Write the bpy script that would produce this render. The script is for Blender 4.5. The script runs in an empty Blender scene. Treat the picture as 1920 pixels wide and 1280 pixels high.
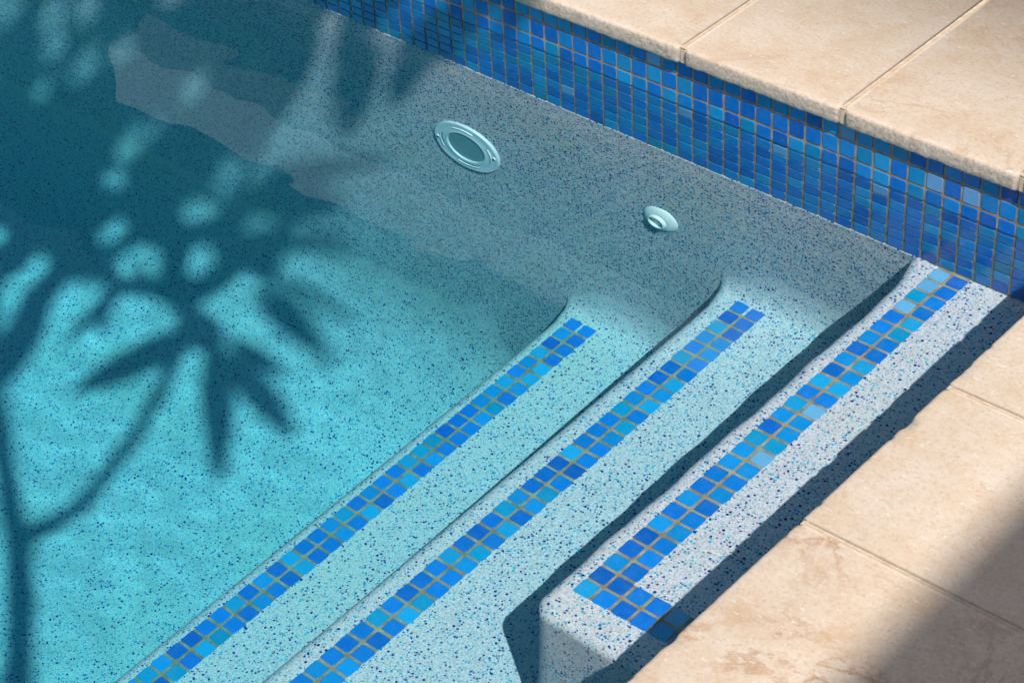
import bpy, bmesh, math, random
from mathutils import Vector, Matrix, noise

# ------------------------------------------------------------------ camera, world, sun, exposure
sc = bpy.context.scene
col = sc.collection
P = 0.027                                   # mosaic pitch (tile + joint), metres
cam = bpy.data.objects.new('camera', bpy.data.cameras.new('camera'))
col.objects.link(cam); sc.camera = cam
cam.location = (1.5009, -2.1105, 1.6479)
cam.rotation_euler = (0.9128852, 0.0509939, 0.7149198)
cam.data.sensor_width = 36.0
cam.data.lens = 78.048
cam.data.clip_start = 0.05; cam.data.clip_end = 400

SUN_EL, SUN_AZ = math.radians(48.8), math.radians(-31.5)
SUN = Vector((math.cos(SUN_EL)*math.cos(SUN_AZ), math.cos(SUN_EL)*math.sin(SUN_AZ), math.sin(SUN_EL)))
world = bpy.data.worlds.new('World'); sc.world = world; world.use_nodes = True
wn = world.node_tree
sky = wn.nodes.new('ShaderNodeTexSky'); sky.sky_type = 'NISHITA'; sky.sun_disc = False; sky.dust_density = 2.0
sky.sun_elevation = SUN_EL; sky.sun_rotation = math.atan2(SUN.x, SUN.y)
wn.links.new(sky.outputs['Color'], wn.nodes['Background'].inputs['Color'])
wn.nodes['Background'].inputs['Strength'].default_value = 0.13
sun_data = bpy.data.lights.new('sun', 'SUN'); sun_data.energy = 4.35; sun_data.angle = math.radians(0.5)
sun_data.color = (1.0, 0.965, 0.92); sun_data.cycles.is_caustics_light = True
sun = bpy.data.objects.new('sun', sun_data); col.objects.link(sun)
sun.rotation_euler = SUN.to_track_quat('Z', 'Y').to_euler(); sun.location = SUN*20
vs = sc.view_settings
vs.view_transform = 'Standard'; vs.look = 'None'; vs.exposure = 0.0; vs.gamma = 1.0; vs.use_curve_mapping = False
sc.cycles.max_bounces = 10; sc.cycles.transmission_bounces = 10; sc.cycles.diffuse_bounces = 3; sc.cycles.use_light_tree = False
sc.cycles.use_denoising = True

random.seed(7)
# ------------------------------------------------------------------ measured heights (metres, water surface at z = 0)
Z_J1 = 1.706*P                               # joint below the top tile row
Z_T3, Z_T2, Z_T1 = Z_J1-8*P, -17.9675*P, -28.8242*P
Z_FLOOR = -50*P
COP_B, COP_T, COP_O = 2.82*P, 3.76*P, 0.62*P
X_END = 20.68*P                              # pool edge of the end coping
X_ENDW = X_END + COP_O
X_FAR, Y_NEAR = -9.0, -3.2
N_W = 1.333

def floor_z(x):
    return Z_FLOOR - 0.10*max(0.0, -24*P - x)

# ------------------------------------------------------------------ helpers
def link(o, parent=None):
    col.objects.link(o)
    if parent: o.parent = parent
    return o
def tag(o, label=None, cat=None, group=None, kind=None):
    if label: o['label'] = label
    if cat: o['category'] = cat
    if group: o['group'] = group
    if kind: o['kind'] = kind
    return o
def empty(name, loc=(0, 0, 0)):
    o = bpy.data.objects.new(name, None); o.location = loc; o.empty_display_size = 0.05
    return link(o)
def mesh_obj(name, verts, faces, mat, parent=None, smooth=True, normals=None):
    me = bpy.data.meshes.new(name); me.from_pydata(verts, [], faces); me.materials.append(mat)
    if smooth:
        for f in me.polygons: f.use_smooth = True
    if normals: me.normals_split_custom_set_from_vertices(normals)
    me.update()
    o = bpy.data.objects.new(name, me)
    o.cycles.is_caustics_receiver = True
    return link(o, parent)
def bm_obj(name, bm, mat, parent=None, smooth=True):
    me = bpy.data.meshes.new(name); bm.to_mesh(me); bm.free(); me.materials.append(mat)
    if smooth:
        for f in me.polygons: f.use_smooth = True
    o = bpy.data.objects.new(name, me); o.cycles.is_caustics_receiver = True
    return link(o, parent)
def box_vf(a, b):
    (x0, y0, z0), (x1, y1, z1) = a, b
    v = [(x0,y0,z0),(x1,y0,z0),(x1,y1,z0),(x0,y1,z0),(x0,y0,z1),(x1,y0,z1),(x1,y1,z1),(x0,y1,z1)]
    return v, [(3,2,1,0),(4,5,6,7),(0,1,5,4),(1,2,6,5),(2,3,7,6),(3,0,4,7)]
def lathe(profile, n=48):                    # profile of (radius, height) from the axis outwards
    v, f = [], []
    for i in range(n):
        a = 2*math.pi*i/n
        for r, h in profile: v.append((r*math.cos(a), r*math.sin(a), h))
    m = len(profile)
    for i in range(n):
        j = (i+1) % n
        for k in range(m-1): f.append((i*m+k, i*m+k+1, j*m+k+1, j*m+k))
    return v, f
def tube(path, radii, n=10):
    v, f = [], []
    for i, c in enumerate(path):
        c = Vector(c)
        t = (Vector(path[min(i+1, len(path)-1)])-Vector(path[max(i-1, 0)])).normalized()
        a = t.cross(Vector((0.13, 0.2, 1.0))).normalized(); b = t.cross(a)
        for k in range(n):
            q = 2*math.pi*k/n
            v.append(tuple(c+(a*math.cos(q)+b*math.sin(q))*radii[i]))
    for i in range(len(path)-1):
        for k in range(n):
            l = (k+1) % n
            f.append((i*n+k, i*n+l, (i+1)*n+l, (i+1)*n+k))
    f.append(tuple(reversed(range(n)))); f.append(tuple(range((len(path)-1)*n, len(path)*n)))
    return v, f

# ------------------------------------------------------------------ materials
class M:
    def __init__(self, name):
        self.m = bpy.data.materials.new(name); self.m.use_nodes = True
        self.t = self.m.node_tree; self.b = self.t.nodes['Principled BSDF']; self.out = self.t.nodes['Material Output']
    def n(self, typ, **kw):
        o = self.t.nodes.new(typ)
        for k, v in kw.items():
            if k in o.inputs and not hasattr(type(o), k): o.inputs[k].default_value = v
            else:
                try: setattr(o, k, v)
                except Exception: o.inputs[k].default_value = v
        return o
    def l(self, a, b): self.t.links.new(a, b)
    def ramp(self, src, stops, interp='LINEAR'):
        r = self.t.nodes.new('ShaderNodeValToRGB'); r.color_ramp.interpolation = interp
        e = r.color_ramp.elements
        while len(e) < len(stops): e.new(0.5)
        for el, (pos, c) in zip(e, stops):
            el.position = pos; el.color = (*c, 1) if isinstance(c, tuple) else (c, c, c, 1)
        if src is not None: self.l(src, r.inputs['Fac'])
        return r.outputs['Color']
    def mix(self, fac, a, b, blend='MIX'):
        x = self.t.nodes.new('ShaderNodeMix'); x.data_type = 'RGBA'; x.blend_type = blend
        for s, i in ((fac, 0), (a, 6), (b, 7)):
            if isinstance(s, (int, float)): x.inputs[i].default_value = s
            elif isinstance(s, tuple): x.inputs[i].default_value = (*s, 1)
            else: self.l(s, x.inputs[i])
        return x.outputs[2]
    def math(self, op, a, b=0.0):
        x = self.t.nodes.new('ShaderNodeMath'); x.operation = op
        for s, i in ((a, 0), (b, 1)):
            if isinstance(s, (int, float)): x.inputs[i].default_value = s
            else: self.l(s, x.inputs[i])
        return x.outputs[0]
    def noise(self, vec, scale, detail=3.0, rough=0.5, dist=0.0):
        x = self.t.nodes.new('ShaderNodeTexNoise')
        x.inputs['Scale'].default_value = scale; x.inputs['Detail'].default_value = detail
        x.inputs['Roughness'].default_value = rough; x.inputs['Distortion'].default_value = dist
        if vec is not None: self.l(vec, x.inputs['Vector'])
        return x
    def voro(self, vec, scale, feature='F1', rand=1.0):
        x = self.t.nodes.new('ShaderNodeTexVoronoi'); x.feature = feature
        x.inputs['Scale'].default_value = scale; x.inputs['Randomness'].default_value = rand
        self.l(vec, x.inputs['Vector']); return x
    def bump(self, h, strength, dist, normal=None):
        x = self.t.nodes.new('ShaderNodeBump'); x.inputs['Strength'].default_value = strength
        x.inputs['Distance'].default_value = dist; self.l(h, x.inputs['Height'])
        if normal is not None: self.l(normal, x.inputs['Normal'])
        return x.outputs['Normal']

def plain(name, c, rough=0.5, **kw):
    m = M(name); m.b.inputs['Base Color'].default_value = (*c, 1); m.b.inputs['Roughness'].default_value = rough
    for k, v in kw.items(): m.b.inputs[k].default_value = v
    return m.m

def plaster_mat():
    m = M('quartz_plaster')
    co = m.n('ShaderNodeNewGeometry').outputs['Position']
    g1 = m.noise(co, 420, 2).outputs['Fac']
    base = m.ramp(g1, [(0.3, (0.44, 0.37, 0.40)), (0.5, (0.60, 0.535, 0.575)), (0.68, (0.745, 0.665, 0.71))])
    big = m.noise(co, 5.0, 3).outputs['Fac']
    base = m.mix(m.ramp(big, [(0.5, 0.0), (0.72, 0.35)]), base, (0.56, 0.54, 0.42))
    def specks(scale, thr, keep, colr, base):
        v = m.voro(co, scale)
        sep = m.n('ShaderNodeSeparateColor'); m.l(v.outputs['Color'], sep.inputs['Color'])
        size = m.math('MULTIPLY', sep.outputs['Green'], thr)
        inside = m.math('LESS_THAN', v.outputs['Distance'], size)
        pick = m.math('LESS_THAN', sep.outputs['Red'], keep)
        return m.mix(m.math('MULTIPLY', inside, pick), base, colr), sep
    base, _ = specks(290, 0.46, 0.60, (0.32, 0.35, 0.38), base)
    base, _ = specks(215, 0.44, 0.80, (0.03, 0.38, 0.53), base)
    base, _ = specks(205, 0.38, 0.55, (0.02, 0.08, 0.34), base)
    base, _ = specks(172, 0.37, 0.58, (0.008, 0.022, 0.17), base)
    base, _ = specks(130, 0.22, 0.12, (0.17, 0.11, 0.06), base)
    m.l(base, m.b.inputs['Base Color']); m.b.inputs['Roughness'].default_value = 0.75
    m.b.inputs['Specular IOR Level'].default_value = 0.15
    n1 = m.bump(m.noise(co, 500, 2).outputs['Fac'], 0.35, 0.0012)
    n2 = m.bump(m.noise(co, 26, 3).outputs['Fac'], 0.35, 0.006, n1)
    m.l(n2, m.b.inputs['Normal'])
    return m.m

def tile_mat(from_attr):
    m = M('glass_mosaic' + ('_far' if from_attr else ''))
    if from_attr:
        a = m.n('ShaderNodeAttribute'); a.attribute_name = 'tint'; c = a.outputs['Color']
    else:
        c = m.n('ShaderNodeObjectInfo').outputs['Color']
    co = m.n('ShaderNodeNewGeometry').outputs['Position']
    cl = m.noise(co, 70, 4, 0.6).outputs['Fac']
    c2 = m.mix(m.ramp(cl, [(0.42, 0.0), (0.75, 0.22)]), c, m.mix(0.25, c, (0.35, 0.55, 0.70)))
    fine = m.noise(co, 900, 2).outputs['Fac']
    c3 = m.mix(m.ramp(fine, [(0.35, 0.16), (0.6, 0.0)]), c2, (0.0, 0.02, 0.09))
    m.l(c3, m.b.inputs['Base Color'])
    rr = m.ramp(cl, [(0.3, 0.10), (0.7, 0.28)]); m.l(rr, m.b.inputs['Roughness'])
    m.b.inputs['Specular IOR Level'].default_value = 0.4; m.b.inputs['Coat Weight'].default_value = 0.1; m.b.inputs['Coat Roughness'].default_value = 0.08
    m.l(m.bump(m.noise(co, 160, 3).outputs['Fac'], 0.12, 0.002), m.b.inputs['Normal'])
    return m.m

def grout_mat():
    m = M('tan_grout'); co = m.n('ShaderNodeNewGeometry').outputs['Position']
    c = m.ramp(m.noise(co, 60, 4).outputs['Fac'], [(0.35, (0.25, 0.185, 0.125)), (0.6, (0.40, 0.315, 0.22)), (0.75, (0.48, 0.40, 0.30))])
    c = m.mix(m.ramp(m.noise(co, 600, 2).outputs['Fac'], [(0.4, 0.25), (0.6, 0.0)]), c, (0.12, 0.08, 0.05))
    m.l(c, m.b.inputs['Base Color']); m.b.inputs['Roughness'].default_value = 0.9
    m.l(m.bump(m.noise(co, 700, 2).outputs['Fac'], 0.5, 0.001), m.b.inputs['Normal'])
    return m.m

def stone_mat():
    m = M('cream_limestone')
    tc = m.n('ShaderNodeNewGeometry').outputs['Position']
    oi = m.n('ShaderNodeObjectInfo'); osep = m.n('ShaderNodeSeparateColor'); m.l(oi.outputs['Color'], osep.inputs['Color']); rnd = osep.outputs['Red']; vst = osep.outputs['Green']
    off = m.n('ShaderNodeVectorMath', operation='SCALE'); off.inputs[0].default_value = (3.1, 7.7, 5.3)
    m.l(m.math('MULTIPLY', rnd, 9.0), off.inputs['Scale'])
    add = m.n('ShaderNodeVectorMath', operation='ADD'); m.l(tc, add.inputs[0]); m.l(off.outputs[0], add.inputs[1])
    co = add.outputs[0]
    cloud = m.noise(co, 14, 8, 0.68, 0.3).outputs['Fac']
    c = m.ramp(cloud, [(0.28, (0.64, 0.475, 0.325)), (0.42, (0.70, 0.555, 0.415)), (0.55, (0.725, 0.595, 0.468)), (0.72, (0.745, 0.63, 0.515))])
    blot = m.noise(co, 46, 6, 0.7).outputs['Fac']
    c = m.mix(m.ramp(blot, [(0.50, 0.0), (0.70, 0.35)]), c, (0.64, 0.45, 0.28))
    # rusty veins and patches
    vn = m.noise(co, 5.0, 10, 0.66, 0.5).outputs['Fac']
    ridge = m.math('ABSOLUTE', m.math('SUBTRACT', vn, 0.5))
    mask = m.math('ADD', m.noise(co, 3.6, 3).outputs['Fac'], m.math('MULTIPLY', vst, 0.13))
    veins = m.math('MULTIPLY', m.ramp(ridge, [(0.0, 1.0), (0.016, 0.25), (0.035, 0.0)]), m.ramp(mask, [(0.52, 0.0), (0.66, 1.0)]))
    c = m.mix(m.math('MULTIPLY', veins, m.math('MULTIPLY', vst, 0.8)), c, (0.40, 0.19, 0.07))
    patch = m.math('MULTIPLY', m.ramp(m.noise(co, 24, 8, 0.75).outputs['Fac'], [(0.50, 0.0), (0.68, 1.0)]), m.ramp(mask, [(0.45, 0.15), (0.66, 0.9)]))
    c = m.mix(m.math('MULTIPLY', patch, m.math('ADD', 0.12, m.math('MULTIPLY', vst, 0.35))), c, (0.52, 0.30, 0.125))
    # fine freckles and pale fossil flecks
    c = m.mix(m.ramp(m.noise(co, 210, 5, 0.7).outputs['Fac'], [(0.50, 0.0), (0.68, 0.55)]), c, (0.53, 0.35, 0.20))
    mp = m.n('ShaderNodeMapping'); mp.inputs['Scale'].default_value = (1, 3.0, 1); mp.inputs['Rotation'].default_value = (0, 0, 0.5); m.l(co, mp.inputs['Vector'])
    fl = m.noise(mp.outputs[0], 95, 3, 0.5, 0.8).outputs['Fac']
    c = m.mix(m.ramp(fl, [(0.63, 0.0), (0.72, 0.6)]), c, (0.88, 0.83, 0.77))
    # pores on the broken edge faces; their greyer colour also paints in weaker sun
    geo = m.n('ShaderNodeNewGeometry'); sp = m.n('ShaderNodeSeparateXYZ'); m.l(geo.outputs['True Normal'], sp.inputs[0])
    edge = m.ramp(sp.outputs['Z'], [(0.35, 1.0), (0.75, 0.0)])
    rough = m.noise(co, 190, 4, 0.7).outputs['Fac']
    face = m.ramp(rough, [(0.3, (0.33, 0.235, 0.165)), (0.5, (0.56, 0.46, 0.37)), (0.7, (0.70, 0.62, 0.55))])
    c = m.mix(m.math('MULTIPLY', edge, 0.8), c, face)
    m.l(c, m.b.inputs['Base Color']); m.b.inputs['Roughness'].default_value = 0.62
    m.b.inputs['Specular IOR Level'].default_value = 0.3
    n1 = m.bump(m.noise(co, 220, 5, 0.65).outputs['Fac'], 0.28, 0.0016)
    n2 = m.bump(m.math('MULTIPLY', m.noise(co, 120, 5, 0.7).outputs['Fac'], edge), 0.55, 0.004, n1)
    m.l(n2, m.b.inputs['Normal'])
    return m.m

def mortar_mat():
    m = M('joint_mortar'); co = m.n('ShaderNodeNewGeometry').outputs['Position']
    c = m.ramp(m.noise(co, 120, 4).outputs['Fac'], [(0.3, (0.56, 0.41, 0.27)), (0.7, (0.72, 0.58, 0.43))])
    m.l(c, m.b.inputs['Base Color']); m.b.inputs['Roughness'].default_value = 0.9
    m.l(m.bump(m.noise(co, 400, 3).outputs['Fac'], 0.5, 0.0015), m.b.inputs['Normal'])
    return m.m

PLASTER, TILE, TILE_FAR, GROUT, STONE, MORTAR = plaster_mat(), tile_mat(False), tile_mat(True), grout_mat(), stone_mat(), mortar_mat()

# ------------------------------------------------------------------ pool shell: floor, wall and two lower steps as one sheet, cut into objects
def rounded(pts):                            # pts: (x, z, radius) -> polyline with arcs at the corners
    out = []
    for i, (x, z, r) in enumerate(pts):
        if r == 0 or i in (0, len(pts)-1): out.append((x, z)); continue
        a = Vector((pts[i-1][0]-x, pts[i-1][1]-z)).normalized(); b = Vector((pts[i+1][0]-x, pts[i+1][1]-z)).normalized()
        ang = a.angle(b); d = r/math.tan(ang/2); c = Vector((x, z))+(a+b).normalized()*(r/math.sin(ang/2))
        p0, p1 = Vector((x, z))+a*d, Vector((x, z))+b*d
        u, w = p0-c, p1-c; tot = u.angle(w); s = 1 if u.x*w.y-u.y*w.x > 0 else -1
        for k in range(9):
            q = s*tot*k/8; out.append((c.x+u.x*math.cos(q)-u.y*math.sin(q), c.y+u.x*math.sin(q)+u.y*math.cos(q)))
    return out
N1, N2, N3 = -12.55*P, -1.45*P, 10.15*P      # nosing lines of the three steps
prof = rounded([(X_FAR, floor_z(X_FAR), 0), (-24*P, Z_FLOOR, 6*P), (N1-0.75*P, Z_FLOOR, 1.6*P), (N1, Z_T1, 0.75*P),
                (N2-0.75*P, Z_T1, 1.3*P), (N2, Z_T2, 0.7*P), (X_ENDW+0.02, Z_T2, 0)])
dense = []
for (x0, z0), (x1, z1) in zip(prof, prof[1:]):
    n = max(1, min(60, int(math.hypot(x1-x0, z1-z0)/(0.6*P))))
    dense += [(x0+(x1-x0)*k/n, z0+(z1-z0)*k/n) for k in range(n)]
dense.append(prof[-1])
def near_riser(x): return max(math.exp(-((x-N1)/(2.2*P))**2), math.exp(-((x-N2)/(2.2*P))**2))
ys = [Y_NEAR, -2.6, -2.1, -1.7] + [-1.4+0.05*k for k in range(27)]
ys = [y for y in ys if y < -14*P]
V, rows = [], []
for (x, z) in dense:
    tt = min(1, max(0, (x+23*P)/(8*P))); tt = tt*tt*(3-2*tt); r = 13*P*(1-tt)+1.25*P*tt*(1-0.45*math.exp(-((x-N1)/P)**2)-0.45*math.exp(-((x-N2)/P)**2))
    rz = r*(1+1.7*tt*(1-math.exp(-((x-N1)/(1.6*P))**2)-math.exp(-((x-N2)/(1.6*P))**2))); row = []
    yl = ys + [-14*P+(14*P-r)*k/10 for k in range(10)]
    sec = [(y, z) for y in yl] + [(-r+r*math.sin(a), z+rz-rz*math.cos(a)) for a in [math.pi/2*k/10 for k in range(11)]]
    zt = z+rz
    sec += [(0.0, zt+(Z_T3-zt)*k/8) for k in range(1, 9)]
    for (y, zz) in sec:
        g = max(0.0, (y+2.8*P)/(2.8*P))
        row.append(len(V)); V.append((x-0.55*P*g*g*near_riser(x), y-0.0012, zz))
    rows.append(row)
nv = len(rows[0]); i_arc = nv-8-6              # the wall takes over half-way up the cove
quads = []
for i in range(len(rows)-1):
    for k in range(nv-1): quads.append(((rows[i][k], rows[i+1][k], rows[i+1][k+1], rows[i][k+1]), i, k))
tmp = bpy.data.meshes.new('tmp'); tmp.from_pydata(V, [], [q[0] for q in quads]); tmp.update()
NRM = [v.normal.copy() for v in tmp.vertices]
def sub(name, sel, parent=None):
    mp, vv, ff, nn = {}, [], [], []
    for f, i, k in quads:
        if not sel(i, k): continue
        g = []
        for a in f:
            if a not in mp: mp[a] = len(vv); vv.append(V[a]); nn.append(NRM[a])
            g.append(mp[a])
        ff.append(tuple(g))
    return mesh_obj(name, vv, ff, PLASTER, parent, True, nn)
fx1 = next(i for i, q in enumerate(dense) if q[0] > N1-2.2*P)
fx2 = next(i for i, q in enumerate(dense) if q[0] > N2-2.0*P)
tag(sub('pool_floor', lambda i, k: k < i_arc and i < fx1), kind='structure')
wall = tag(sub('pool_wall', lambda i, k: k >= i_arc), kind='structure')
# the other three walls of the basin
for nm, a, b in (('pool_wall', (X_ENDW, Y_NEAR-0.1, -1.9), (X_ENDW+0.15, -0.0012, COP_B-0.001)),
                 ('pool_wall', (X_FAR, Y_NEAR-0.2, -1.9), (X_ENDW, Y_NEAR, COP_B-0.001)),
                 ('pool_wall', (X_FAR-0.2, Y_NEAR-0.2, -1.9), (X_FAR, 0.1, COP_B-0.001))):
    v, f = box_vf(a, b); tag(mesh_obj(nm, v, f, PLASTER, None, False), kind='structure')
step1 = empty('pool_step', (N1, 0, Z_T1)); step2 = empty('pool_step', (N2, 0, Z_T2)); step3 = empty('pool_step', (N3, 0, Z_T3))
tag(step1, 'lowest and deepest speckled plaster step with mosaic strip, next to the open pool floor', 'pool step', 'underwater steps at the pool end')
tag(step2, 'middle speckled plaster step with mosaic strip, between lowest step and top ledge', 'pool step', 'underwater steps at the pool end')
tag(step3, 'top speckled plaster step with L-shaped mosaic strip, just under the water beside the coping', 'pool step', 'underwater steps at the pool end')
def reparent(o, e):
    o.parent = e; o.matrix_parent_inverse = Matrix.Translation(-Vector(e.location)); return o
reparent(sub('tread', lambda i, k: k < i_arc and fx1 <= i < fx2), step1)
reparent(sub('tread', lambda i, k: k < i_arc and i >= fx2), step2)
bpy.data.meshes.remove(tmp)

# ragged trowelled lip where the plaster meets the tile band
lvv, lff = [], []
nl = 620
for i in range(nl+1):
    x = -48*P+(58.5*P)*i/nl
    e = 0.0010+0.0022*noise.noise(Vector((x*120, 2.2, 0)))+0.0012*noise.noise(Vector((x*330, 5.1, 0)))
    for y, z in ((-0.0013, -0.010), (-0.0016, -0.004), (-0.0017, e-0.0012), (-0.0014, e-0.0003), (0.002, e)): lvv.append((x, y, Z_T3+z))
for i in range(nl):
    for k in range(4): lff.append((i*5+k, (i+1)*5+k, (i+1)*5+k+1, i*5+k+1))
lip = mesh_obj('plaster_lip', lvv, lff, PLASTER, wall)

# top step: a ledge with rounded nosing and rounded outer corner
YE = -29.95*P
def ledge():
    line = []
    n = 46; rc = 1.15*P
    for k in range(n+1):
        y = 0.0 + (YE+rc)*k/n
        g = max(0.0, (y+3.4*P)/(3.4*P)); line.append((N3-0.6*P*g*g + 0.0012*math.sin(y*31)+0.0008*math.sin(y*77), y))
    for k in range(1, 11):
        a = math.pi/2*k/10; line.append((N3+rc-rc*math.cos(a), YE+rc-rc*math.sin(a)))
    m = 14
    for k in range(1, m+1): line.append((N3+rc+(X_ENDW+0.02-N3-rc)*k/m, YE+0.0010*math.sin(k*1.3)))
    # inward normals
    nrm = []
    for i in range(len(line)):
        a, b = Vector(line[max(0, i-1)]), Vector(line[min(len(line)-1, i+1)])
        t = (b-a).normalized(); nrm.append(Vector((-t.y, t.x)))      # travelling -y then +x: inside lies to the left
    r = 0.62*P
    sec = [(-0.75*P, Z_T2-0.01), (-0.55*P, Z_T2+0.4*P), (-0.35*P, Z_T2+1.5*P), (-0.12*P, Z_T2+6*P), (0.0, Z_T3-1.5*P)]
    sec += [(r-r*math.cos(a), Z_T3-r+r*math.sin(a)) for a in [math.pi/2*k/8 for k in range(9)]]
    sec += [(r+0.25*P, Z_T3)]
    v, f = [], []
    for i, (x, y) in enumerate(line):
        for d, z in sec: v.append((x+nrm[i].x*d, min(y+nrm[i].y*d, -0.0013), z))
    ns = len(sec)
    for i in range(len(line)-1):
        for k in range(ns-1): f.append((i*ns+k, (i+1)*ns+k, (i+1)*ns+k+1, i*ns+k+1))
    cap = [i*ns+ns-1 for i in range(len(line))]
    v.append((X_ENDW+0.02, -0.0013, Z_T3)); f.append(tuple(cap+[len(v)-1]))
    return v, f
v, f = ledge()
reparent(mesh_obj('tread', v, f, PLASTER), step3)

# ------------------------------------------------------------------ mosaic tiles
def tile_mesh(size, thick, rc, bev):
    h = size/2; ring = []
    for cx, cy, a0 in ((h-rc, h-rc, 0), (-h+rc, h-rc, 90), (-h+rc, -h+rc, 180), (h-rc, -h+rc, 270)):
        for a in (0, 45, 90):
            q = math.radians(a0+a); ring.append((cx+rc*math.cos(q), cy+rc*math.sin(q)))
    n = len(ring); s = (h-bev)/h
    v = [(x, y, -0.001) for x, y in ring] + [(x, y, thick-bev*0.8) for x, y in ring] + [(x*s, y*s, thick) for x, y in ring]
    f = []
    for r in (0, 1):
        for k in range(n): f.append((r*n+k, r*n+(k+1) % n, (r+1)*n+(k+1) % n, (r+1)*n+k))
    f.append(tuple(range(2*n, 3*n)))
    return v, f
TV, TF = tile_mesh(0.85*P, 0.0011, 0.085*P, 0.0007)
tile_me = bpy.data.meshes.new('tile'); tile_me.from_pydata(TV, [], TF); tile_me.materials.append(TILE)
for f_ in tile_me.polygons: f_.use_smooth = len(f_.vertices) == 4
TVW, TFW = tile_mesh(0.868*P, 0.0011, 0.075*P, 0.0007)
wall_tile_me = bpy.data.meshes.new('wall_tile'); wall_tile_me.from_pydata(TVW, [], TFW); wall_tile_me.materials.append(TILE)
for f_ in wall_tile_me.polygons: f_.use_smooth = len(f_.vertices) == 4
TINTS = [((0.002, 0.155, 0.58), 5), ((0.002, 0.20, 0.66), 7), ((0.003, 0.27, 0.68), 6), ((0.010, 0.34, 0.68), 4),
         ((0.002, 0.125, 0.52), 3), ((0.16, 0.42, 0.70), 2), ((0.002, 0.29, 0.55), 3)]
TPOOL = [c for c, w in TINTS for _ in range(w)]
tr = random.Random(11)
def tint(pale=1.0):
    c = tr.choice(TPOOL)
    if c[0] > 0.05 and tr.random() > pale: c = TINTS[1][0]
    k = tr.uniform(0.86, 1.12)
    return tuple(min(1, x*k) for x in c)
def place_tile(parent, loc, rot=(0, 0, 0), pale=1.0, me=None, deep=1.0):
    o = bpy.data.objects.new('tile', me or tile_me)
    o.location = loc; o.rotation_euler = tuple(r+tr.gauss(0, 0.0035) for r in rot)
    s = tr.uniform(0.97, 1.015); o.scale = (s, tr.uniform(0.97, 1.015), 1)
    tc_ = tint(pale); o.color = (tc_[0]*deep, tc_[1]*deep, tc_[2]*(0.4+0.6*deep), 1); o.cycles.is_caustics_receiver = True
    link(o); o.parent = parent; o.matrix_parent_inverse = Matrix.Translation(-Vector(parent.location))
    return o
def grout_bed(parent, rects, z):
    v, f = [], []
    for a, b in rects:
        bv, bf = box_vf((a[0], a[1], z-0.004), (b[0], b[1], z+0.0005)); o = len(v)
        v += bv; f += [tuple(i+o for i in q) for q in bf]
    reparent(mesh_obj('grout_bed', v, f, GROUT, None, False), parent)
def strip(parent, xc, y0, n, z, pale):
    for k in range(n):
        for s in (-0.5, 0.5):
            place_tile(parent, (xc+s*P+tr.gauss(0, 0.00022), y0-(k+0.5)*P+tr.gauss(0, 0.00022), z+tr.uniform(0, 0.0003)), pale=pale)
Y3 = -0.1695*P
strip(step3, 12*P, Y3, 28, Z_T3+0.0003, 0.9)
for k in range(7):
    for s in (26.5, 27.5): place_tile(step3, (13*P+(k+0.5)*P, Y3-s*P, Z_T3+0.0004))
grout_bed(step3, [((11.12*P, Y3-27.9*P), (12.88*P, 0.0)), ((12.885*P, Y3-27.88*P), (20*P, Y3-26.1*P))], Z_T3)
XS2, YS2 = 0.6674*P, -1.9055*P+P
strip(step2, XS2, YS2, 46, Z_T2+0.0003, 0.3)
grout_bed(step2, [((XS2-0.88*P, YS2-45.9*P), (XS2+0.88*P, YS2-0.9*P))], Z_T2)
XS1, YS1 = -10.8178*P, -2.2516*P+P
strip(step1, XS1, YS1, 46, Z_T1+0.0003, 0.1)
grout_bed(step1, [((XS1-0.88*P, YS1-45.9*P), (XS1+0.88*P, YS1-0.9*P))], Z_T1)

band = empty('tile_band', (0, 0, Z_T3))
tag(band, 'band of glossy blue mosaic tiles along the waterline under the back coping', 'tile band')
v, f = box_vf((X_FAR, 0.0, Z_T3-0.012), (X_ENDW+0.1, 0.06, COP_B-0.0005)); reparent(mesh_obj('grout_bed', v, f, GROUT, None, False), band)
cells = []
for c in range(-46, 21):
    for r in range(9):
        z = Z_J1 + P*(0.5-r)
        x = (c+0.5)*P
        d = (Vector((x, 0, z))-cam.location).length*(1.0 if z > 0 else 1.12)
        if r == 0: d += 0.25
        if c > 17 or c < -34: d += 3
        cells.append((d, x, z))
cells.sort()
for d, x, z in cells[:300]:
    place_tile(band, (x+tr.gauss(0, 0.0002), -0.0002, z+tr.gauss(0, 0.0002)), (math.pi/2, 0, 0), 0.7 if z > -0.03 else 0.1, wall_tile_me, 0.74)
fv, ff, fc = [], [], []
for c in range(-300, -46):
    for r in range(9): cells.append((9, (c+0.5)*P, Z_J1+P*(0.5-r)))
for d, x, z in cells[300:]:
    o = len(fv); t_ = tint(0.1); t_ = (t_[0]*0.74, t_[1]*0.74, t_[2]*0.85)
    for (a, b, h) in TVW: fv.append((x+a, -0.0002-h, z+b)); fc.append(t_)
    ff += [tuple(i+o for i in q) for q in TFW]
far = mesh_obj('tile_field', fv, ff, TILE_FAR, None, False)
at = far.data.color_attributes.new('tint', 'FLOAT_COLOR', 'POINT')
for i, c in enumerate(fc): at.data[i].color = (*c, 1)
reparent(far, band); far['kind'] = 'stuff'

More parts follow.
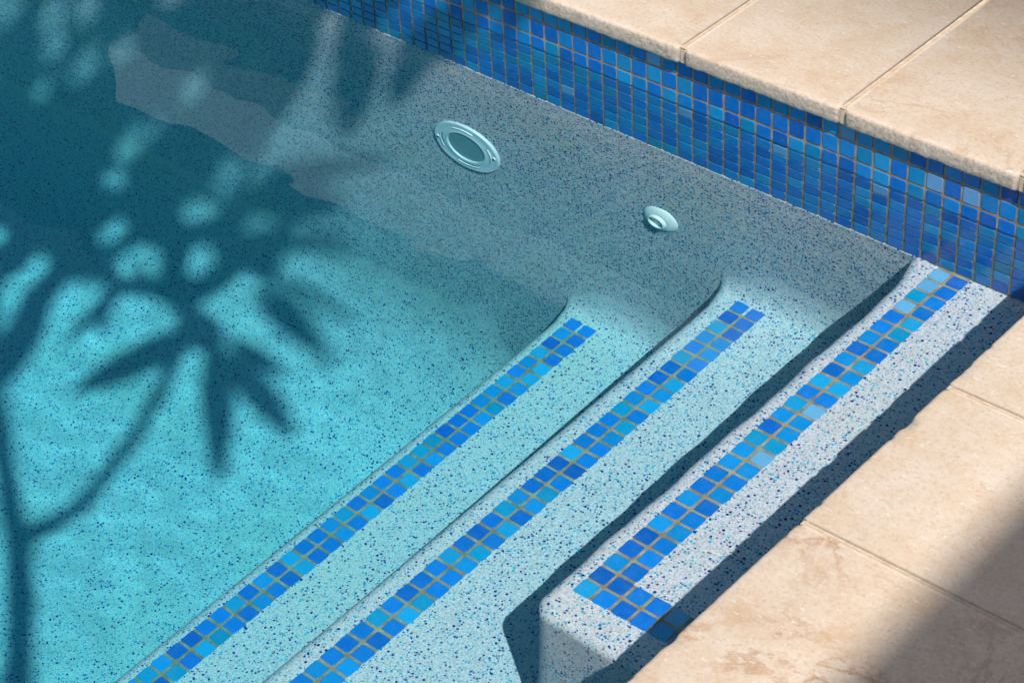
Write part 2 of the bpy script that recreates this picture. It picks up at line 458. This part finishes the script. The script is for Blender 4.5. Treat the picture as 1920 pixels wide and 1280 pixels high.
# ------------------------------------------------------------------ coping stones
def stone(name, L, D, seed, parent, origin, rotz, left_round=True, right_round=True, vein=0.4):
    """local: x along the edge 0..L, front edge at y=0, stone reaches back to y=D, z from COP_B to COP_T"""
    n = max(24, int(L/0.0042)); T = COP_T-COP_B
    sec = [(0.012, 0.0), (0.0016, 0.0), (0.0, 0.10*T), (0.0, 0.35*T), (0.0, 0.62*T), (0.0003, 0.86*T), (0.0022, 0.965*T), (0.006, T), (0.020, T), (0.06, T), (D, T), (D, 0.0)]
    v, f = [], []
    for i in range(n+1):
        u = i/n
        x = L*u
        e = min(x if left_round else 9, L-x if right_round else 9); back = 0.0
        rc = 0.0065
        if e < rc: back = rc-math.sqrt(max(0, rc*rc-(rc-e)**2))
        for k, (y, z) in enumerate(sec):
            yy, zz, xx = y, z, x
            if k <= 9: yy += back*(1 if k < 8 else 0.0)
            if 1 <= k <= 7:
                q = Vector((x*140+seed*13.1, z*160, seed*3.7))
                yy += 0.0006*noise.fractal(q, 1.0, 2.1, 3)
            if k in (5, 6):
                ch = noise.noise(Vector((x*60, seed*7.7, 1.5)))
                if ch > 0.36: yy += 0.005*(ch-0.36); zz -= 0.007*(ch-0.36)
            if k in (1, 2):
                ch = noise.noise(Vector((x*80, seed*2.3, 9.5)))
                zz += 0.0016*ch if k == 1 else 0
            v.append((xx, yy, COP_B+zz))
    m = len(sec)
    for i in range(n):
        for k in range(m): f.append((i*m+k, i*m+(k+1) % m, (i+1)*m+(k+1) % m, (i+1)*m+k))
    f.append(tuple(range(m))); f.append(tuple(reversed(range(n*m, n*m+m))))
    f = [tuple(reversed(q)) for q in f]
    o = mesh_obj(name, v, f, STONE, None, False)
    ang = rotz
    o.color = ((seed*0.6180339) % 1.0, vein, 0, 1)
    o.location = (origin[0], origin[1], 0); o.rotation_euler = (0, 0, ang)
    for pf in o.data.polygons: pf.use_smooth = len(pf.vertices) == 4
    o.parent = parent; o.matrix_parent_inverse = Matrix.Translation(-Vector(parent.location))
    return o
JW = 0.24*P                                    # joint width
DEPTH = 15.5*P
back_cop = empty('coping', (0, -COP_O, COP_B))
tag(back_cop, 'cream limestone coping along the back edge, above the blue tile band', 'coping', 'limestone pool coping')
joints_b = [-26.0, -16.2, -4.28, 5.43, 15.3, 25.2, 36.7]
bx = [-300, -270, -240, -210, -180, -150, -125, -100, -80, -65, -52, -39] + joints_b
for i in range(len(bx)-1):
    x0, x1 = bx[i]*P+JW/2, bx[i+1]*P-JW/2
    if x0 < X_FAR-0.4: continue
    stone('stone', x1-x0, DEPTH, i*1.37+0.4, back_cop, (x0, -COP_O), 0.0, vein=0.45)
def mortar(parent, rects):
    for a, b in rects:
        n = 40; vv, ff = [], []
        lx = b[0]-a[0] < b[1]-a[1]               # joint runs along y
        for i in range(n+1):
            u = i/n
            for k in range(5):
                w = k/4
                x = a[0]+(b[0]-a[0])*(w if lx else u); y = a[1]+(b[1]-a[1])*(u if lx else w)
                h = -0.0005+0.0006*noise.noise(Vector((x*90, y*90, 3.3))) - 0.0004*(1-(2*w-1)**2)
                vv.append((x, y, COP_T+h))
        for i in range(n):
            for k in range(4):
                q = (i*5+k, i*5+k+1, (i+1)*5+k+1, (i+1)*5+k); ff.append(q if lx else tuple(reversed(q)))
        base = len(vv)
        bv, bf = box_vf((a[0], a[1], COP_B+0.001), (b[0], b[1], COP_T-0.0042)); vv += bv; ff += [tuple(base+i for i in q) for q in bf]
        # skirt closing the front of the joint
        o = mesh_obj('mortar', vv, ff, MORTAR, None, False)
        sol = o.modifiers.new('thickness', 'SOLIDIFY'); sol.thickness = 0.0012; sol.offset = -1
        reparent(o, parent)
EPS = 0.0006
mortar(back_cop, [((j*P-JW/2-EPS, -COP_O+0.0040, 0), (j*P+JW/2+EPS, -COP_O+DEPTH-0.002, 0)) for j in joints_b])
end_cop = empty('coping', (X_END, 0, COP_B))
tag(end_cop, 'cream limestone coping beside the steps in the lower right, partly in shade', 'coping', 'limestone pool coping')
joints_e = [-0.62, -6.2, -15.58, -25.78, -37.4, -48, -58, -68, -78, -88, -98, -108, -118]
for i in range(len(joints_e)-1):
    y0, y1 = joints_e[i+1]*P+JW*0.4, joints_e[i]*P-JW*0.4
    # local x runs along -y world so that the stone reaches back to +x
    stone('stone', y1-y0, DEPTH, 40+i*2.11, end_cop, (X_END, y1), -math.pi/2, vein=0.9 if i >= 3 else 0.35)
mortar(end_cop, [((X_END+0.0035, j*P-JW*0.4-EPS, 0), (X_END+DEPTH-0.002, j*P+JW*0.4+EPS, 0)) for j in joints_e[1:-1]])

# fix: back coping beyond the corner is covered by the run itself; paving behind both runs
pm = M('deck_paving'); pco = pm.n('ShaderNodeNewGeometry').outputs['Position']
pb = pm.n('ShaderNodeTexBrick'); pb.offset = 0.5; pm.l(pco, pb.inputs['Vector'])
pb.inputs['Scale'].default_value = 1.0; pb.inputs['Brick Width'].default_value = 0.6; pb.inputs['Row Height'].default_value = 0.4; pb.inputs['Mortar Size'].default_value = 0.004
pb.inputs['Color1'].default_value = (0.66, 0.53, 0.40, 1); pb.inputs['Color2'].default_value = (0.72, 0.60, 0.47, 1); pb.inputs['Mortar'].default_value = (0.45, 0.33, 0.22, 1)
pm.l(pm.mix(pm.ramp(pm.noise(pco, 14, 8, 0.7).outputs['Fac'], [(0.45, 0.0), (0.7, 0.5)]), pb.outputs['Color'], (0.54, 0.38, 0.23)), pm.b.inputs['Base Color'])
pm.b.inputs['Roughness'].default_value = 0.8
PAVE = pm.m
v, f = [], []
x0, x1, y0, y1 = X_FAR-0.02, X_END+DEPTH, Y_NEAR-0.02, -COP_O+DEPTH
B = 150.0; zg = COP_T-0.004
for a, b in (((-B, y1), (B, B)), ((-B, -B), (B, y0)), ((-B, y0), (x0, y1)), ((x1, y0), (B, y1))):
    o = len(v); v += [(a[0], a[1], zg), (b[0], a[1], zg), (b[0], b[1], zg), (a[0], b[1], zg)]; f.append((o, o+1, o+2, o+3))
tag(mesh_obj('ground', v, f, PAVE, None, False), kind='structure')

# ------------------------------------------------------------------ pool light and return fitting on the back wall
PLASTIC = plain('white_plastic', (0.78, 0.78, 0.80), 0.35)
PLASTIC_B = plain('pale_plastic', (0.66, 0.69, 0.75), 0.35)
DARK = plain('recess_shade', (0.02, 0.05, 0.07), 0.6)  # shade inside slots, screw holes and bore, put into the colour
lm = M('ribbed_lens'); tcx = lm.n('ShaderNodeTexCoord').outputs['Object']
w1 = lm.n('ShaderNodeTexWave'); w1.inputs['Scale'].default_value = 150; w1.bands_direction = 'X'; lm.l(tcx, w1.inputs['Vector'])
w2 = lm.n('ShaderNodeTexWave'); w2.inputs['Scale'].default_value = 150; w2.bands_direction = 'Y'; lm.l(tcx, w2.inputs['Vector'])
gr = lm.math('MULTIPLY', w1.outputs['Fac'], w2.outputs['Fac'])
lm.l(lm.ramp(gr, [(0.0, (0.12, 0.24, 0.29)), (0.8, (0.26, 0.42, 0.47))]), lm.b.inputs['Base Color'])
lm.b.inputs['Roughness'].default_value = 0.25; lm.l(lm.bump(gr, 0.4, 0.001), lm.b.inputs['Normal'])
LENS = lm.m
def wall_thing(name, x, z):
    e = empty(name, (x, -0.0012, z)); e.rotation_euler = (math.pi/2, 0, 0); return e
def part(name, vf, mat, parent, loc=(0, 0, 0), rot=(0, 0, 0), smooth=True):
    o = mesh_obj(name, vf[0], vf[1], mat, parent, smooth); o.location = loc; o.rotation_euler = rot; return o
light = wall_thing('pool_light', -20.33*P, -16.3*P)
tag(light, 'round pale underwater pool light with ring and grey lens on the plaster wall', 'pool light')
R = 2.52*P
part('rim', lathe([(0.575*R, 0.003), (0.58*R, 0.0058), (0.60*R, 0.0066), (0.63*R, 0.0060), (0.68*R, 0.0050), (0.90*R, 0.0044), (0.955*R, 0.0052), (0.985*R, 0.0050), (1.0*R, 0.0030), (1.0*R, -0.004)], 72), PLASTIC_B, light)
part('lens', lathe([(0.0, 0.0042), (0.25*R, 0.0041), (0.5*R, 0.0037), (0.578*R, 0.0033)], 48), LENS, light)
def arc_bar(r0, r1, a0, a1, h, n=14):
    vv, ff = [], []
    for i in range(n+1):
        a = a0+(a1-a0)*i/n; e = math.sin(math.pi*i/n)**0.35
        rm, hw = (r0+r1)/2, (r1-r0)/2*max(0.12, e)
        for r, z in ((rm-hw, 0.004), (rm-hw*0.7, h), (rm+hw*0.7, h), (rm+hw, 0.004)): vv.append((r*math.cos(a), r*math.sin(a), z))
    for i in range(n):
        for k in range(3): ff.append((i*4+k, i*4+k+1, (i+1)*4+k+1, (i+1)*4+k))
    return vv, ff
for a in (90, 270, 0, 180):
    q = math.radians(a+6); w = math.radians(24)
    s = part('slot', arc_bar(0.735*R, 0.775*R, q-w, q+w, 0.0052), DARK, light)
    part('slot_lip', arc_bar(0.775*R, 0.80*R, q-w, q+w, 0.0068), PLASTIC, light)
for a in (6, 186):
    q = math.radians(a)
    c = (0.875*R*math.cos(q), 0.875*R*math.sin(q), 0.0)
    s = part('screw', lathe([(0.0, 0.0066), (0.0032, 0.0064), (0.0044, 0.0056), (0.0046, 0.004)], 20), PLASTIC, light, c)
    part('screw_hole', lathe([(0.0, 0.0072), (0.0022, 0.0071), (0.0024, 0.0060)], 16), DARK, s)
ret = wall_thing('return_fitting', -6.16*P, -14.3*P)
tag(ret, 'small round white pool return jet fitting on the plaster wall', 'pool fitting')
r = 1.18*P
part('flange', lathe([(0.50*r, 0.0060), (0.56*r, 0.0075), (0.62*r, 0.0072), (0.80*r, 0.0050), (0.96*r, 0.0022), (1.0*r, 0.0008), (1.0*r, -0.003)], 56), PLASTIC, ret)
noz = part('nozzle', lathe([(0.42*r, 0.002), (0.425*r, 0.0100), (0.445*r, 0.0110), (0.50*r, 0.0106), (0.53*r, 0.009), (0.56*r, 0.006), (0.57*r, 0.001)], 40), PLASTIC, ret, (-0.001, -0.001, 0.0012), (0.05, -0.05, 0))
part('bore', lathe([(0.0, 0.0020), (0.423*r, 0.0020)], 32), DARK, noz)
hv = [(0.41*r*math.cos(math.radians(a)), 0.41*r*math.sin(math.radians(a)), 0.0050) for a in range(-165, 16, 12)]
hl = [(x, y, 0.0021) for x, y, z in hv]
nn = len(hv)
part('divider', (hv+hl, [tuple(range(nn))]+[(k, k+nn, k+nn+1, k+1) for k in range(nn-1)]+[(nn-1, 2*nn-1, nn, 0)]), PLASTIC, noz, (0, 0, 0), (0, 0, 5.06), False)

# ------------------------------------------------------------------ water
wm = M('pool_water'); wm.t.nodes.remove(wm.b)
g = wm.n('ShaderNodeBsdfGlass'); g.inputs['Roughness'].default_value = 0.0; g.inputs['IOR'].default_value = N_W
wm.l(g.outputs[0], wm.out.inputs['Surface'])
WX0, WX1, WY0, WY1 = X_FAR-0.05, X_ENDW+0.06, Y_NEAR-0.05, 0.03
def grid_lines(a, b, fa, fb, fine, coarse):
    out, x = [], a
    while x < b-1e-6:
        out.append(x); x += fine if fa <= x < fb else coarse
    out.append(b); return out
gx = grid_lines(WX0, WX1, -2.7, 0.75, 0.009, 0.12); gy = grid_lines(WY0, WY1, -1.35, 0.03, 0.009, 0.12)
def ripple(x, y):
    q = Vector((x*5.5, y*7.5, 0.0)); h = 0.00022*noise.noise(q) + 0.00013*noise.noise(q*2.3+Vector((5, 2, 1))) + 0.000028*noise.noise(q*5.5+Vector((1, 7, 3)))
    t = min(1.0, max(0.0, (0.16-x)/0.30))              # the shallow end by the ledge lies still
    return h*t*t*(3-2*t)
v = [(x, y, ripple(x, y)) for x in gx for y in gy]
ny = len(gy)
f = [(i*ny+k, (i+1)*ny+k, (i+1)*ny+k+1, i*ny+k+1) for i in range(len(gx)-1) for k in range(ny-1)]
bv, bf = box_vf((WX0, WY0, -1.95), (WX1, WY1, -0.0006)); o = len(v)
for q in bf:
    if q == (4, 5, 6, 7): continue
    b0 = len(v); v += [bv[i] for i in q]; f.append((b0, b0+1, b0+2, b0+3))
water = mesh_obj('water', v, f, wm.m); tag(water, kind='structure')
water.cycles.is_caustics_receiver = False; water.cycles.is_caustics_caster = True
vm = M('water_tint'); vm.t.nodes.remove(vm.b)
va = vm.n('ShaderNodeVolumeAbsorption'); va.inputs['Color'].default_value = (0.0, 0.90, 0.95, 1); va.inputs['Density'].default_value = 1.15
vm.l(va.outputs[0], vm.out.inputs['Volume'])
v, f = box_vf((WX0-0.01, WY0-0.01, -2.0), (WX1+0.01, WY1+0.01, 0.0008))
body = mesh_obj('water_body', v, f, vm.m, water, False); body['kind'] = 'stuff'; body.cycles.is_caustics_receiver = False


# ------------------------------------------------------------------ frangipani tree beside the camera: its crown hangs between sun and pool
# plan positions are given where the sun's ray through the leaf meets the water; SH lifts them along the ray to the crown
MS = (SUN.x/SUN.z, SUN.y/SUN.z)
def SH(sx, sy, h): return (sx+MS[0]*h, sy+MS[1]*h, h)
LEAVES = [
  ((-0.464, -0.568), (-0.510, -0.782), 0.062),
  ((-0.416, -0.563), (-0.180, -0.776), 0.045),
  ((-0.384, -0.570), (-0.151, -0.637), 0.044),
  ((-0.397, -0.541), (-0.247, -0.546), 0.029),
  ((-0.423, -0.413), (-0.205, -0.487), 0.030),
  ((-0.427, -0.390), (-0.235, -0.398), 0.019),
  ((-0.460, -0.320), (-0.350, -0.305), 0.022),
  ((-0.537, -0.524), (-0.677, -0.572), 0.037),
  ((-0.559, -0.527), (-0.683, -0.399), 0.042),
  ((-0.751, -0.660), (-0.626, -0.892), 0.041),
  ((-0.674, -0.579), (-0.590, -0.664), 0.024),
  ((-0.661, -0.060), (-0.531, -0.177), 0.049),
  ((-0.564, -0.047), (-0.503, -0.119), 0.040),
  ((-0.800, -0.067), (-0.671, -0.214), 0.064),
  ((-0.608, -0.268), (-0.440, -0.192), 0.031),
  ((-0.616, -0.293), (-0.439, -0.262), 0.035),
  ((-0.607, -0.322), (-0.457, -0.283), 0.037),
  ((-0.593, -0.401), (-0.436, -0.338), 0.040),
  ((-0.541, -0.408), (-0.433, -0.383), 0.027),
  ((-0.510, -0.559), (-0.681, -0.509), 0.022),
  ((-0.525, -0.016), (-0.505, -0.060), 0.044),
  ((-0.430, -0.568), (-0.491, -0.616), 0.042),
  ((-0.559, -0.506), (-0.417, -0.583), 0.034),
  ((-0.516, -0.546), (-0.380, -0.577), 0.056),
  ((-0.538, -0.388), (-0.412, -0.412), 0.032),
  ((-0.518, -0.370), (-0.419, -0.415), 0.030),
  ((-0.498, -0.550), (-0.422, -0.649), 0.027),
  ((-0.795, -0.542), (-0.718, -0.727), 0.034),
  ((-0.644, -0.556), (-0.621, -0.721), 0.027),
  ((-0.443, -0.433), (-0.274, -0.480), 0.025),
]
STEM =  [(-0.452, -0.585), (-0.438, -0.627), (-0.401, -0.701), (-0.358, -0.792), (-0.327, -0.881), (-0.301, -0.976), (-0.312, -1.042), (-0.327, -1.083)]
TRUNK =  [(-0.743, -0.820), (-0.619, -0.895), (-0.548, -0.939), (-0.404, -1.047), (-0.327, -1.090), (-0.210, -1.180), (-0.097, -1.283)]
POLY =  [(-1.637, -0.216), (-1.425, -0.188), (-1.107, -0.088), (-0.868, -0.016), (-0.732, -0.080), (-0.707, -0.125), (-0.677, -0.185), (-0.633, -0.259), (-0.627, -0.284), (-0.507, -0.284), (-0.444, -0.332), (-0.441, -0.377), (-0.474, -0.458), (-0.510, -0.559), (-0.676, -0.581), (-0.739, -0.670), (-0.757, -0.796), (-0.999, -0.766)]
SPOTS = [ (-1.351, -0.240, 0.024, 0.033), (-1.240, -0.218, 0.025, 0.038), (-1.183, -0.181, 0.017, 0.027), (-1.190, -0.262, 0.026, 0.019), (-1.096, -0.258, 0.017, 0.023), (-1.144, -0.328, 0.018, 0.023), (-1.034, -0.126, 0.015, 0.013), (-1.042, -0.214, 0.022, 0.016), (-0.853, -0.219, 0.018, 0.041), (-0.896, -0.328, 0.019, 0.039), (-0.869, -0.294, 0.013, 0.015), (-0.672, -0.291, 0.022, 0.028), (-0.861, -0.397, 0.018, 0.014), (-0.667, -0.364, 0.026, 0.012), (-0.540, -0.310, 0.027, 0.018), (-0.776, -0.481, 0.023, 0.031), (-0.536, -0.364, 0.018, 0.015), (-0.661, -0.513, 0.043, 0.045), (-0.576, -0.445, 0.025, 0.033), (-0.785, -0.137, 0.014, 0.019), (-0.723, -0.165, 0.014, 0.015), (-0.946, -0.614, 0.016, 0.024), (-0.799, -0.642, 0.018, 0.061), (-0.714, -0.640, 0.020, 0.037), (-0.794, -0.714, 0.018, 0.060), (-0.450, -0.440, 0.025, 0.042) ]
EXTRA = [((-0.74, 0.06), (-0.66, -0.10), 0.055), ((-0.52, 0.08), (-0.57, -0.06), 0.05), ((-0.49, 0.10), (-0.455, 0.0), 0.045), ((-0.60, 0.14), (-0.50, 0.03), 0.05),
         ((-0.86, 0.02), (-0.76, -0.06), 0.07), ((-0.95, 0.10), (-0.80, 0.02), 0.08), ((-0.72, 0.18), (-0.62, 0.05), 0.07), ((-1.1, 0.08), (-0.92, -0.02), 0.08)]
rt = random.Random(5)
lv, lf = [], []
def leaf(a, b, w, h, bd=0.10):
    n = 9; o = len(lv); bend = rt.uniform(-bd, bd)
    dx, dy = b[0]-a[0], b[1]-a[1]; L = math.hypot(dx, dy); nx, ny = -dy/L, dx/L
    for i in range(n+1):
        u = i/n; cx, cy = a[0]+dx*u, a[1]+dy*u
        cx += nx*bend*L*math.sin(math.pi*u)*0.6; cy += ny*bend*L*math.sin(math.pi*u)*0.6
        ww = w*0.5*max(0.03, math.sin(math.pi*min(1, u**0.8))**0.75)
        z = h+0.05*math.sin(math.pi*u*0.8)-0.07*u*u
        for s, dz in ((-1, 0.012), (0, 0.0), (1, 0.012)):
            lv.append(SH(cx+nx*ww*s, cy+ny*ww*s, z+dz*ww/(w*0.5)))
    for i in range(n):
        for k in range(2): lf.append((o+i*3+k, o+i*3+k+1, o+(i+1)*3+k+1, o+(i+1)*3+k))
for a, b, w in LEAVES+EXTRA:
    b = (b[0]+(b[0]-a[0])*0.12, b[1]+(b[1]-a[1])*0.12)
    leaf(a, b, w*(1.4 if w > 0.034 else 1.3), rt.uniform(2.35, 2.75), 0.04)
def inside(x, y):
    c = False; j = len(POLY)-1
    for i in range(len(POLY)):
        (xi, yi), (xj, yj) = POLY[i], POLY[j]
        if (yi > y) != (yj > y) and x < (xj-xi)*(y-yi)/(yj-yi)+xi: c = not c
        j = i
    return c or any(x0 < x < x1 and y0 < y < y1 for x0, x1, y0, y1 in WALLSIDE)
WALLSIDE = [(-1.4, -0.665, -0.06, 0.2), (-0.60, -0.525, -0.07, 0.2), (-0.495, -0.435, 0.0, 0.2)]
def in_spot(x, y):
    for sx, sy, ra, rb in SPOTS:
        # image-right runs along (0.79, 0.62) and image-down along (0.73, -0.68) on the water
        u = ((x-sx)*0.68+(y-sy)*0.73)/(0.79*0.68+0.62*0.73); v_ = ((x-sx)*0.62-(y-sy)*0.79)/(0.73*0.62+0.68*0.79)
        if (u/(ra*0.85+0.003))**2+(v_/(rb*0.85+0.003))**2 < 1: return True
    return False
CS, GX0, GY0, GNX, GNY = 0.009, -1.75, -0.95, 162, 134
cover = [[False]*GNY for _ in range(GNX)]
todo = []
for i in range(GNX):
    for j in range(GNY):
        x_, y_ = GX0+(i+0.5)*CS, GY0+(j+0.5)*CS
        if inside(x_, y_) and not in_spot(x_, y_): todo.append((i, j))
rt.shuffle(todo)
def rim(x, y):                                     # outer fringe of the crown, past the picture's edge: looser, whole leaves only
    return (x+1.49)*0.65+(y+0.17)*0.75 < 0 or (x < -0.84 and y > -0.035+(x+0.84)*0.317) or y > 0.06
def leaf_pts(a, b, w, q):
    for k in range(11):
        u = k/10; cx, cy = a[0]+(b[0]-a[0])*u, a[1]+(b[1]-a[1])*u; ww = w*0.5*max(0.03, math.sin(math.pi*min(1, u**0.8))**0.75)
        for s in (-1, -0.5, 0, 0.5, 1): yield cx-math.sin(q)*ww*s, cy+math.cos(q)*ww*s
for i, j in todo:                                  # fill the crown leaf by leaf, largest that fits its place
    if cover[i][j]: continue
    cx, cy = GX0+(i+0.5)*CS, GY0+(j+0.5)*CS
    if rim(cx, cy):
        if rt.random() < 0.06:
            q = rt.uniform(0, 2*math.pi); L = rt.uniform(0.18, 0.28)
            a = (cx, cy); b = (cx+L*math.cos(q), cy+L*math.sin(q)); w = L*rt.uniform(0.26, 0.34); pts = list(leaf_pts(a, b, w, q))
            if all(rim(*p_) for p_ in pts): leaf(a, b, w, rt.uniform(2.4, 2.95))
        continue
    for L in (0.24, 0.19, 0.14, 0.10, 0.07, 0.05):
        done = False
        for _ in range(7):
            q = rt.uniform(0, 2*math.pi); w = max(0.022, L*rt.uniform(0.26, 0.36)); k = rt.uniform(0.3, 0.7)
            a = (cx-L*k*math.cos(q), cy-L*k*math.sin(q)); b = (a[0]+L*math.cos(q), a[1]+L*math.sin(q))
            pts = list(leaf_pts(a, b, w, q))
            if any(in_spot(*p_) or not inside(*p_) for p_ in pts): continue
            leaf(a, b, w, rt.uniform(2.4, 2.95)); done = True
            for x_, y_ in pts:
                ii, jj = int((x_-GX0)/CS), int((y_-GY0)/CS)
                if 0 <= ii < GNX and 0 <= jj < GNY: cover[ii][jj] = True
            break
        if done: break
tree = empty('frangipani_tree', (1.0, -3.6, COP_T-0.004))
tag(tree, 'frangipani tree whose leafy branches cast the dappled shadow across the pool floor', 'tree')
lfm = M('frangipani_leaf'); lfm.l(lfm.ramp(lfm.noise(lfm.n('ShaderNodeNewGeometry').outputs['Position'], 20).outputs['Fac'], [(0.3, (0.035, 0.085, 0.02)), (0.7, (0.07, 0.14, 0.035))]), lfm.b.inputs['Base Color'])
lfm.b.inputs['Roughness'].default_value = 0.45
BARK = M('grey_bark'); BARK.l(BARK.ramp(BARK.noise(BARK.n('ShaderNodeNewGeometry').outputs['Position'], 30, 5).outputs['Fac'], [(0.3, (0.16, 0.14, 0.12)), (0.7, (0.34, 0.31, 0.27))]), BARK.b.inputs['Base Color'])
BARK.b.inputs['Roughness'].default_value = 0.85
reparent(mesh_obj('crown', lv, lf, lfm.m), tree)
tp = [SH(x, y, 2.75-0.09*i) for i, (x, y) in enumerate(TRUNK)]
bx_, by_, bz_ = 1.0, -3.6, 0.09
last = tp[-1]
tp += [tuple(last[k]+((bx_, by_, bz_)[k]-last[k])*u for k in range(3)) for u in (0.25, 0.5, 0.75, 1.0)]
rad = [0.014, 0.017, 0.019, 0.021, 0.024, 0.026, 0.028, 0.04, 0.055, 0.07, 0.09]
reparent(mesh_obj('trunk', *tube(tp, rad, 12), BARK.m), tree)
st = [SH(x, y, 2.62-0.02*i) for i, (x, y) in enumerate(STEM)]
st[-1] = tp[4]
reparent(mesh_obj('branch', *tube(st, [0.012, 0.014, 0.0145, 0.0145, 0.015, 0.016, 0.018, 0.02], 10), BARK.m), tree)
for pts in ([(-0.687, -0.848), (-0.78, -0.66), (-0.80, -0.5), (-0.78, -0.38)], [(-0.687, -0.848), (-0.86, -0.7), (-1.0, -0.5), (-1.08, -0.36)], [(-0.80, -0.5), (-0.84, -0.3), (-0.80, -0.14), (-0.74, 0.0)]):
    reparent(mesh_obj('branch', *tube([SH(x, y, 2.75) for x, y in pts], [0.014, 0.012, 0.011, 0.009], 8), BARK.m), tree)

# ------------------------------------------------------------------ house behind the camera: its eave shades the corner of the coping
RENDER_W = plain('cream_render', (0.62, 0.56, 0.48), 0.9); WHITE = plain('white_paint', (0.78, 0.78, 0.76), 0.6)
ROOF = plain('grey_roof', (0.10, 0.10, 0.11), 0.8); CHAR = plain('charcoal_cladding', (0.022, 0.023, 0.025), 0.85); GLASS = plain('dark_window', (0.02, 0.03, 0.035), 0.1)
def bpart(name, a, b, mat, parent):
    v, f = box_vf(a, b); return reparent(mesh_obj(name, v, f, mat, None, False), parent)
XE = 26.4*P + MS[0]*(4.75-COP_T)
house = empty('house', (XE+0.8, 0, COP_T-0.004)); tag(house, 'house whose straight eave shades the lower right corner of the coping', 'house')
bpart('wall', (XE+0.8, -12, COP_T-0.004), (XE+6.5, 5, 4.45), RENDER_W, house)
rf = bpart('roof', (XE, -12.6, 4.6), (XE+7.2, 5.6, 4.75), ROOF, house)
bpart('soffit', (XE+0.03, -12.5, 4.45), (XE+7.1, 5.5, 4.595), WHITE, house)
for y in (-8.5, -4.5, -0.5): bpart('window', (XE+0.77, y, 0.9), (XE+0.798, y+1.6, 2.4), GLASS, house)
pav = empty('pavilion', (-6, 3.2, COP_T-0.004)); tag(pav, 'charcoal pavilion with white canopy edge, mirrored in the dark water at upper left', 'building')
bpart('wall', (-13, 3.2, COP_T-0.004), (2.5, 6.5, 4.72), CHAR, pav)
bpart('canopy_edge', (-5.56, 2.95, 3.14), (-2.2, 3.198, 3.42), plain('pale_canopy', (0.70, 0.82, 0.84), 0.6), pav)
